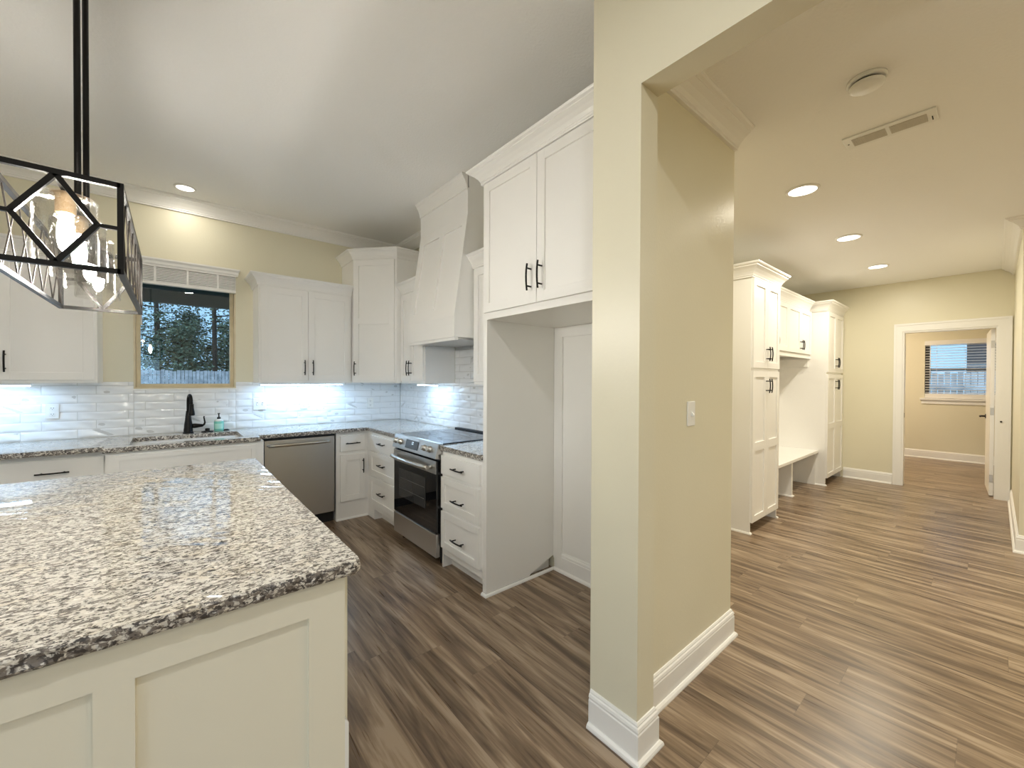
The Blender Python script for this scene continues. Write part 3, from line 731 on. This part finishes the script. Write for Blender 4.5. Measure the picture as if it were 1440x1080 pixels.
# ------------------------------------------------------------------ island
IX0, IX1, IY0, IY1 = -.845, .396, 1.100, 2.935
r = thing('island_cabinet','cream panelled island base under the big granite slab in the foreground','island',((IX0+IX1)/2,2.0,0))
bx0, bx1, by0, by1 = IX0+.03, IX1-.038, 1.140, IY1-.03
MB().box(bx0,bx1,by0,by1,.0,ZC-.036).build('body', M_island, r)
fr = F_back(by0); q = MB(); zt = ZC-.037; t = .012
xs = [(bx0,bx0+.090),(-.513,-.452),(-.121,-.060),(.268,bx1)]
for a, b in xs: q.fbox(fr,a,b,0,t,0,zt)
for (a0,a1),(b0,b1) in zip(xs,xs[1:]): q.fbox(fr,a1,b0,0,t,.785,zt).fbox(fr,a1,b0,0,t,0,.16)
q.build('panel_frame', M_island, r)
fi = frame((bx1,0,0),(0,1,0),(1,0,0))
for k in range(4):
    u0 = by0+.03+k*.43; door(fi,u0,u0+.424,.125,.846,r,u0+.20,.70,mt=M_island)
MB().prism([(bx1,by0-t,.0),(bx1+.010,by0-t,.0),(bx1+.010,by0-t,.462),(bx1+.001,by0-t,.475),(bx1,by0-t,.475)],[(bx1,by0+.028,.0),(bx1+.010,by0+.028,.0),(bx1+.010,by0+.028,.462),(bx1+.001,by0+.028,.475),(bx1,by0+.028,.475)]).build('corner_block', M_white, r)
c_ = .022
isl = [(IX0,IY0),(IX1-c_,IY0)]+[(IX1-c_+c_*math.sin(a),IY0+c_-c_*math.cos(a)) for a in (math.pi/8,math.pi/4,3*math.pi/8)]+[(IX1,IY0+c_),(IX1,IY1),(IX0,IY1)]
stone(isl, 'countertop', .0042, 'large cream and grey speckled granite island slab with a chiselled edge, in the foreground', th=.036, step=.009, lev=5)

# ------------------------------------------------------------------ lantern pendant above the island
px0, px1, py0, py1, pz0, pz1 = -.346, -.106, 1.545, 2.455, 1.692, 1.926
pcx = (px0+px1)/2; w = .0135
r = thing('lantern_pendant','black open-frame linear lantern pendant with lit glass shades over the island','pendant lamp',(pcx,2.0,pz0))
q = MB()
for y in (py0,py1):
    q.bar((px0,y,pz0-w/2),(px0,y,pz1+w/2),w).bar((px1,y,pz0-w/2),(px1,y,pz1+w/2),w)
    for z in (pz0,pz1): q.bar((px0,y,z),(px1,y,z),w)
for x in (px0,px1):
    for z in (pz0,pz1): q.bar((x,py0,z),(x,py1,z),w)
q.build('box_frame', M_black, r)
for y in (py0,py1):
    q = MB(); zm = (pz0+pz1)/2; D = [(pcx,y,pz1-.004),(px1-.045,y,zm),(pcx,y,pz0+.004),(px0+.045,y,zm)]
    for i in range(4): q.bar(D[i],D[(i+1)%4],.0125,(0,1,0))
    q.bar((px0,y,zm),(px0+.045,y,zm),.010).bar((px1-.045,y,zm),(px1,y,zm),.010)
    q.build('diamond_panel', M_black, r)
NX = 6; dy = (py1-py0)/NX
for x in (px0,px1):
    q = MB()
    for k in range(NX):
        a, b = py0+k*dy, py0+(k+1)*dy
        q.bar((x,a,pz0),(x,b,pz1),.0036,(1,0,0)).bar((x+.001,a,pz1),(x+.001,b,pz0),.0036,(1,0,0))
    q.build('lattice_side', M_bronze, r)
MB().bar((pcx,py0,pz1),(pcx,py1,pz1),w).build('center_rail', M_black, r)
for y in (1.870,2.040):
    MB().tube([(pcx,y,pz1),(pcx,y,3.005)], .0082, 10).build('rod', M_black, r)
MB().box(pcx-.06,pcx+.06,1.80,2.11,3.003,CZ-.0005).build('canopy', M_black, r, .004)
for y in (1.675,1.892,2.109,2.326):
    s = MB(); R_ = .066
    zt_, zb_ = 1.906, 1.722
    s.lathe((pcx,y,0),[(.018,zt_),(R_-.006,zt_),(R_,zt_-.006),(R_,zb_),(R_-.0025,zb_),(R_-.0025,zt_-.008),(.018,zt_-.0035)],32)
    sh = s.build('glass_shade', M_shade, r)
    sk = MB().lathe((pcx,y,0),[(.012,pz1-.006),(.030,1.912),(.030,1.906),(.021,1.903),(.021,1.862),(.017,1.858)],20).build('socket', mat('aged_brass',(.42,.30,.18),.35,.9) if y < 1.7 else bpy.data.materials['aged_brass'], r)
    MB().lathe((pcx,y,0),[(.011,1.857),(.012,1.845),(.017,1.825),(.018,1.795),(.014,1.765),(.005,1.752),(.0,1.750)],20).build('bulb', M_bulb, sk)

# globe lantern over the dining end, seen mirrored in the window glass
r = thing('globe_pendant','small glowing globe lantern mirrored in the kitchen window glass','pendant lamp',(-.52,-1.45,2.1))
MB().lathe((-.52,-1.45,2.12),[(.0,-.11),(.06,-.095),(.10,-.05),(.115,0),(.10,.05),(.06,.095),(.03,.11)],24).build('globe', M_globe, r)
MB().lathe((-.52,-1.45,2.23),[(.05,-.005),(.05,.03),(.02,.05)],20).build('cap', M_black, r)
MB().tube([(-.52,-1.45,2.27),(-.52,-1.45,3.02)],.006,8).build('rod', M_black, r)
q = MB()
for k in range(6):
    a = k*math.pi/3; q.tube([(-.52+math.cos(a)*rr,-1.45+math.sin(a)*rr,2.12+zz) for rr,zz in ((.05,.11),(.10,.065),(.122,0),(.10,-.065),(.02,-.125))],.004,6)
q.build('cage', M_black, r)

# ------------------------------------------------------------------ recessed lights, detector, vent
def can(x, y, z, energy, color, label, group=None, rad=.078):
    r = thing('recessed_light', label, 'ceiling light', (x,y,z-.012), group)
    MB().lathe((x,y,z),[(rad,-.0005),(rad,-.006),(rad-.016,-.010),(rad-.016,-.001)],32).build('trim_ring', M_white, r)
    MB().lathe((x,y,z),[(rad-.017,-.0015),(rad-.017,-.006),(.001,-.0065)],32).build('lens', M_lens, r)
    lamp('lens_light', (x,y,z-.014), energy, color, 2*(rad-.018), r)
    return r
can(.092,4.455,CZ,CAN_SINK,SINK,'small recessed light in the kitchen ceiling above the sink window')
can(3.39,.882,HZ,CAN_HALL,WARM,'nearest of the three recessed lights along the hall ceiling',None,.10)
can(4.83,.892,HZ,CAN_HALL,WARM,'middle one of the three recessed lights along the hall ceiling',None,.10)
can(6.29,.892,HZ,CAN_HALL,WARM,'farthest of the three recessed lights, just before the end door',None,.10)
g = 'recessed lights behind the viewer'
for x, y in ((.25,-.05),(-2.6,-.4),(-1.3,-2.5),(-3.2,-2.4),(-2.9,3.0)):  # nearest one inferred from its cast shadows; the others are added fill lamps
    can(x,y,CZ,CAN_NEAR if (x,y) == (.25,-.05) else CAN_ROOM,ROOM,'unseen recessed ceiling light in the living area outside the photo',g)
for x, y in ((2.2,-1.4),(4.2,-1.6)):
    can(x,y,HZ,CAN_HALL,WARM,'recessed ceiling light in the side of the hall outside the photo','recessed lights beside the hall')
can(9.2,1.6,HZ,40,(1,.82,.62),'recessed ceiling light inside the room past the end door, hidden by its wall')

r = thing('smoke_detector','round white smoke detector on the hall ceiling','smoke detector',(2.366,.380,HZ-.045))
MB().lathe((2.366,.380,HZ),[(.070,-.0005),(.070,-.012),(.064,-.014)],36).build('base_plate', M_plate, r)
MB().lathe((2.366,.380,HZ),[(.052,-.014),(.052,-.024)],36).build('vent_gap', M_slot, r)
MB().lathe((2.366,.380,HZ),[(.062,-.024),(.062,-.032),(.050,-.040),(.0,-.044)],36).build('cover', M_plate, r)
r = thing('ceiling_vent','long white air vent with two grille fields on the hall ceiling','vent',(2.915,.380,HZ-.012))
vx0, vx1, vy0, vy1 = 2.845, 2.993, .198, .560
MB().box(vx0,vx1,vy0,vy1,HZ-.009,HZ-.0005).build('frame', M_plate, r, .003)
for a, b in ((vy0+.035,(vy0+vy1)/2-.008),((vy0+vy1)/2+.008,vy1-.035)):
    q = MB().box(vx0+.030,vx1-.030,a,b,HZ-.0105,HZ-.0092)
    n_ = 18
    for k in range(n_):
        yy = a+(b-a)*(k+.5)/n_; q.box(vx0+.032,vx1-.032,yy-.002,yy+.002,HZ-.0125,HZ-.0106)
    q.build('grille', M_grille, r)
MB().bar((2.92,vy0+.018,HZ-.009),(2.935,vy0+.016,HZ-.022),.004).build('damper_lever', M_slot, r)
MB().lathe((2.92,vy1-.017,HZ-.0115),[(.004,0),(.004,.002)],10).build('screw', M_slot, r)

# under-cabinet LED bars
def led(x0,x1,y0,y1,label,rot=0):
    cx_, cy__ = (x0+x1)/2, (y0+y1)/2
    r = thing('under_cabinet_light', label, 'light strip', (cx_,cy__,1.337))
    MB().box(x0,x1,y0,y1,1.348,1.3645).build('housing', M_plate, r)
    MB().box(x0+.004,x1-.004,y0+.004,y1-.004,1.338,1.3478).build('diffuser', M_led, r)
    lx, ly = x1-x0-.01, y1-y0-.008
    lamp('strip_light', (cx_,cy__,1.336), LED_W*max(lx,ly)/.6, COOL, lx, r, 'RECTANGLE', ly)
led(-1.36,-.80,4.580,4.610,'cool white light bar under the cabinet left of the window')
led(.66,1.43,4.580,4.610,'cool white light bar under the two-door cabinet right of the window')
led(2.000,2.030,3.56,3.96,'cool white light bar under the narrow cabinet left of the hood')
led(2.000,2.030,2.20,2.62,'cool white light bar under the slim cabinet right of the hood')

# ------------------------------------------------------------------ hall cabinets and bench
def tall(x0, x1, y, label, open_right=True):
    r = thing('tall_cabinet', label, 'cabinet', ((x0+x1)/2,(y+2.02)/2,0)); fr = F_back(y)
    MB().box(x0,x1,y,2.018,.098,2.345).build('body', M_cab, r)
    q = MB().box(x0,x0+.02,y,2.018,0,.098).box(x1-.02,x1,y,2.018,0,.098).box(x0+.02,x1-.02,y+.30,y+.315,0,.098); q.build('toe_kick', M_cab, r)
    MB().sweep([(x0-.0,2.015),(x0,y-.0),(x0+.022,y)], SHOE).build('shoe_molding', M_white, r)
    if open_right: MB().sweep([(x1-.022,y),(x1,y),(x1,y+.09)], SHOE).build('shoe_molding', M_white, r)
    m = (x0+x1)/2
    for a, b, p in ((x0+.008,m-.0015,m-.030),(m+.0015,x1-.012,m+.030)):
        door(fr,a,b,.104,1.494,r,p,1.355,mids=((.754,.834),),L=.135)
        door(fr,a,b,1.522,2.335,r,p,1.658,L=.135)
    crown([(x0,2.016),(x0,y),(x1,y)]+([(x1,2.016)] if open_right else []), 2.468, r, .125, .085)
    return r
tall(4.032,4.742,1.430,'nearest tall white hall cabinet, left of the bench, with four black-handled doors')
tall(6.690,7.536,1.452,'far tall white hall cabinet between the bench and the end wall',False)
ym = 1.630; x0, x1 = 4.745, 6.687; fr = F_back(ym)
r = thing('wall_cabinet','white four-door hall wall cabinet bridging the space above the bench','cabinet',((x0+x1)/2,1.82,1.71))
MB().box(x0,x1,ym,2.018,1.742,2.345).build('body', M_cab, r)
MB().box(x0,x1,ym-.004,ym+.02,1.705,1.742).build('light_rail', M_cab, r)
for xx in (x0+.002,x1-.030): MB().box(xx,xx+.028,ym+.02,2.0,1.6,1.7045).build('support_cleat', M_cab, r)
ww = (x1-x0-.05)/4
for k in range(4):
    a = x0+.025+k*ww; door(fr,a+.0015,a+ww-.0015,1.760,2.335,r,(a+ww-.028) if k % 2 == 0 else a+.028,1.862,L=.125)
crown([(x0+.087,ym),(x1-.087,ym)], 2.468, r, .125, .07)
r = thing('hall_bench','white built-in hall bench with open cubbies between the tall cabinets','bench',((x0+x1)/2,1.77,0))
MB().box(x0,x1,1.525,2.000,.435,.470).build('seat', M_cab, r, .004)
MB().box(x0,x1,2.002,2.018,.0,1.70).build('back_panel', M_cab, r)
for xx in (5.74,): 
    d = MB().box(xx,xx+.05,1.575,2.000,0,.434).build('divider', M_cab, r)
    MB().sweep([(xx,1.99),(xx,1.575),(xx+.05,1.575),(xx+.05,1.99)], SHOE).build('shoe_molding', M_white, d)
for xx in (x0,x1-.02): MB().box(xx,xx+.02,1.56,2.0,0,.434).build('end_panel', M_cab, r)

# ------------------------------------------------------------------ end door, back room window
d1 = sempty('door_1', (7.60,.394,0))
q = MB(); cs = .100
q.box(7.522,7.540,DY1,DY1+.085,0,DZ+.105).box(7.522,7.540,DY0-.105,DY0,0,DZ+.105).box(7.522,7.540,DY0,DY1,DZ,DZ+.105)
q.box(7.515,7.522,DY1+.060,DY1+.085,0,DZ+.105).box(7.515,7.522,DY0-.105,DY0-.080,0,DZ+.105).box(7.515,7.522,DY0-.08,DY1+.06,DZ+.080,DZ+.105)
q.build('casing', M_white, d1)
q = MB(); q.box(7.535,7.665,DY1-.018,DY1,0,DZ).box(7.535,7.665,DY0,DY0+.018,0,DZ).box(7.535,7.665,DY0+.018,DY1-.018,DZ-.018,DZ); q.build('jamb', M_white, d1)
MB().box(7.590,7.610,DY1-.0195,DY1-.018,.915,.975).build('strike_plate', M_bronze, d1)
MB().lathe((7.508,DY0-.03,.93),[(.010,0),(.010,.008),(.006,.010)],12,'X').build('door_stop', M_bronze, d1)
lf = MB(); fl = frame((7.668,.004,0),(math.cos(math.radians(3.0)),math.sin(math.radians(3.0)),0),(-math.sin(math.radians(3.0)),math.cos(math.radians(3.0)),0))
lf.fbox(fl,0,.79,0,.035,.012,DZ-.022); leaf = lf.build('door_leaf', M_white, d1)
hv = MB(); hv.tube([fl(.735,.035,.94),fl(.735,.085,.94)],.012,10); hv.tube([fl(.735,.083,.94),fl(.70,.090,.94),fl(.63,.088,.938)],.009,10); hv.tube([fl(.735,.035,.94),fl(.735,.043,.94)],.030,18)
hv.build('lever_handle', M_bronze, leaf)
for z in (.22,1.04,1.86):
    MB().fbox(fl,-.004,.0,.004,.034,z-.045,z+.045).build('hinge', M_chrome, leaf)
    
w2 = sempty('window_2', (10.64,.34,BZ0))
q = MB(); cs = .055
q.box(10.655,10.700,BY0,BY0+cs,BZ0,BZ1).box(10.655,10.700,BY1-cs,BY1,BZ0,BZ1).box(10.655,10.700,BY0+cs,BY1-cs,BZ0,BZ0+cs).box(10.655,10.700,BY0+cs,BY1-cs,BZ1-cs,BZ1).box(10.660,10.695,BY0+cs,BY1-cs,1.60,1.645)
q.build('sash_frame', mat('dark_sash',(.10,.10,.10),.5), w2); MB().box(10.675,10.681,BY0+cs,BY1-cs,BZ0+cs,BZ1-cs).build('glass_pane', M_pane, w2)
q = MB(); q.box(10.560,10.600,BY0-.06,BY1+.06,BZ0-.03,BZ0).box(10.585,10.600,BY0-.04,BY1+.04,BZ0-.10,BZ0-.03); q.build('sill', M_white, w2)
bl = thing('window_blind','lowered white slatted blind on the far room window seen through the end door','blind',(10.62,.34,BZ0+.02))
MB().box(10.585,10.650,BY0-.005,BY1+.005,BZ1-.075,BZ1+.005).build('head_rail', M_white, bl)
q = MB(); n_ = 19
for k in range(n_):
    z = BZ0+.105+k*.047; q.quadbox([(10.592,BY0+.006,z-.006),(10.592,BY1-.006,z-.006),(10.640,BY1-.006,z+.004),(10.640,BY0+.006,z+.004),(10.592,BY0+.006,z-.003),(10.592,BY1-.006,z-.003),(10.640,BY1-.006,z+.007),(10.640,BY0+.006,z+.007)])
q.build('slats', M_white, bl)
MB().box(10.590,10.645,BY0+.004,BY1-.004,BZ0+.004,BZ0+.085).build('bottom_rail', M_white, bl)
q = MB()
for u in (BY0+.15,.34,BY1-.15): q.tube([(10.588,u,BZ0+.08),(10.588,u,BZ1-.07)],.002,6)
q.tube([(10.580,BY1-.07,BZ1-.08),(10.578,BY1-.07,1.45)],.005,6)
q.build('cords', M_white, bl)

# living-area windows behind the viewer
for i, (a, b) in enumerate(((-3.2,-1.8),(-1.6,-.2))):
    w = sempty('window_%d' % (3+i), ((a+b)/2,-4.56,.6)); q = MB(); cs = .05
    q.box(a,a+cs,-4.60,-4.53,.6,2.4).box(b-cs,b,-4.60,-4.53,.6,2.4).box(a+cs,b-cs,-4.60,-4.53,.6,.65).box(a+cs,b-cs,-4.60,-4.53,2.35,2.4).box(a+cs,b-cs,-4.59,-4.54,1.48,1.52)
    q.build('sash_frame', M_white, w); MB().box(a+cs,b-cs,-4.568,-4.562,.65,2.35).build('glass_pane', M_pane, w)

w = sempty('door_2', (-4.05,-.75,0)); q = MB(); cs = .07; da, db = -2.4, .9
q.box(-4.09,-4.02,da,da+cs,.0,2.25).box(-4.09,-4.02,db-cs,db,.0,2.25).box(-4.09,-4.02,da+cs,db-cs,.0,cs).box(-4.09,-4.02,da+cs,db-cs,2.25-cs,2.25).box(-4.085,-4.025,-.79,-.71,cs,2.25-cs)
q.build('sash_frame', M_white, w); MB().box(-4.058,-4.052,da+cs,db-cs,cs,2.25-cs).build('glass_pane', M_pane, w)
def portal(loc, rot, sx_, sy_):
    o = lamp('daylight_portal', loc, 1, (1,1,1), sx_, None, 'RECTANGLE', sy_, rot); o.data.cycles.is_portal = True
portal((-4.12,-.75,1.12),(0,-math.pi/2,0),2.2,3.25)
for a in (-2.5,-.9): portal((a,-4.63,1.5),(math.pi/2,0,0),1.35,1.75)

# ------------------------------------------------------------------ outdoors
M_grass = tint(mat('lawn', (.03,.05,.03), .9), 3, (.03,.045,.025), (.05,.07,.035))
M_fence = tint(mat('weathered_fence', (.20,.23,.26), .85), 5, (.34,.37,.40), (.60,.63,.66))
M_porch = bumpy(mat('porch_boards', (.040,.075,.090), .7), 20, .1)
M_fascia = bumpy(mat('porch_fascia', (.12,.15,.17), .6), 20, .1)
M_leaf = tint(mat('cedar_foliage', (.03,.06,.045), .8), 2.2, (.05,.085,.06), (.17,.235,.15))
M_bark = bumpy(mat('bark', (.035,.03,.026), .9), 20, .6, .02)
M_siding = bumpy(mat('dark_siding', (.055,.065,.08), .8), 12, .2)
g_ = struct(MB().box(-40,45,4.92,60,-.30,-.16).box(10.76,60,-40,4.9,-.30,-.16).box(-40,10.7,-40,-4.7,-.30,-.16).box(-40,-4.2,-4.7,4.92,-.30,-.16).build('ground', M_grass))
po = sempty('trim_7', (0,5.3,2.3))
MB().box(-6,5.5,4.91,5.66,2.32,2.42).build('porch_ceiling', M_porch, po)
MB().box(-6,5.5,5.58,5.66,2.195,2.32).build('porch_beam', M_fascia, po)
def fence(name, p, q_, z0, z1, label):
    p, q_ = Vector(p), Vector(q_); L = (q_-p).length; d = (q_-p)/L; n = Vector((-d.y,d.x)); rr = random.Random(3); mb = MB(); s = 0
    r = thing(name, label, 'fence', ((p.x+q_.x)/2,(p.y+q_.y)/2,z0)); f0 = frame((p.x,p.y,0),(d.x,d.y,0),(n.x,n.y,0))
    while s < L:
        w_ = .092; h_ = z1 + rr.uniform(-.03,.03); o_ = rr.uniform(0,.012)
        mb.fbox(f0,s,s+w_,o_,o_+.018,z0,h_); s += w_+.012
    mb.build('pickets', M_fence, r)
    MB().fbox(f0,0,L,.032,.07,z0+.3,z0+.39).fbox(f0,0,L,.032,.07,z1-.4,z1-.31).build('rails', M_fence, r)
    return r
fence('wooden_fence',(-6,18.0),(9,18.0),-.16,1.685,'weathered grey picket fence across the yard outside the kitchen window')
fence('wooden_fence',(14.0,-4),(14.0,6),-.16,1.62,'pale fence behind the blind of the far room window')
nh = thing('neighbor_house','dark siding of a neighbouring house behind the far room blind','house',(19,-3,-.16))
MB().box(18,24,-9,.55,-.16,5.5).build('wall', M_siding, nh); 
MB().prism([(17.6,-9.4,5.5),(17.6,.95,5.5),(21,.95,7.5),(21,-9.4,7.5)],[(24.4,-9.4,5.5),(24.4,.95,5.5),(21.2,.95,7.5),(21.2,-9.4,7.5)]).build('roof', M_siding, nh)

def tree(x, y, h, rad, seed, label, low=.6, n=2600, trunk_r=.13, group=None):
    rr = random.Random(seed); r = thing('cedar_tree', label, 'tree', (x,y,-.16), group)
    lean = rr.uniform(-.3,.3)
    MB().tube([(x,y,-.16),(x+lean*.3,y,h*.4),(x+lean,y,h)],[trunk_r,trunk_r*.75,.03],10).build('trunk', M_bark, r)
    br = MB(); lf = MB(); k = 0; nb = 34
    for i in range(nb):
        t = low+(h-low)*(i+.5)/nb; prof = math.sin(math.pi*min(1,(t-low)/(h-low)*.92+.08))**.6
        a = rr.uniform(0,2*math.pi); L = rad*prof*rr.uniform(.6,1.1); bx, by = x+lean*t/h, y
        e = (bx+math.cos(a)*L, by+math.sin(a)*L, t+rr.uniform(-.1,.5)*L*.5)
        br.tube([(bx,by,t),(bx+math.cos(a)*L*.5,by+math.sin(a)*L*.5,t+.08*L),e],[.035,.022,.008],5)
        for j in range(n//nb):
            q = rr.random()**.6; c = Vector((bx,by,t)).lerp(Vector(e), q) + Vector((rr.gauss(0,.24),rr.gauss(0,.24),rr.gauss(0,.17)))
            s = rr.uniform(.035,.085); d = Vector((rr.gauss(0,1),rr.gauss(0,1),rr.gauss(0,.45))).normalized(); b = d.orthogonal().normalized()
            b = (b*math.cos(rr.random()*6)+d.cross(b)*math.sin(rr.random()*6))
            v = [lf.bm.verts.new(c+d*s*m1+b*s*.45*m2) for m1, m2 in ((-1,0),(-.2,1),(1,.2),(.1,-1))]
            lf.bm.faces.new(v)
    br.build('branches', M_bark, r); lf.build('foliage', M_leaf, r)
    return r
tree(1.38,20.6,11,1.9,4,'cedar with a dark upright trunk at the right of the kitchen window view',3.4,3600,.10)
gt = 'dense evergreens behind the yard fence'
for i, (x, y, h, rad) in enumerate(((-3.4,22.5,6.8,2.0),(-.4,22.8,8.2,1.9),(2.9,24.6,8.0,2.0),(5.6,22.5,6.5,2.0),(-1.9,27,7.4,2.2),(.7,24.2,4.4,1.9),(1.9,22.6,3.7,1.6),(.2,21.4,3.4,1.2))):
    tree(x,y,h,rad,20+i,'dense dark evergreen standing behind the yard fence outside the kitchen window',.4,6500,.13,gt)


for o in bpy.data.objects:
    if '_o' in o: del o['_o']
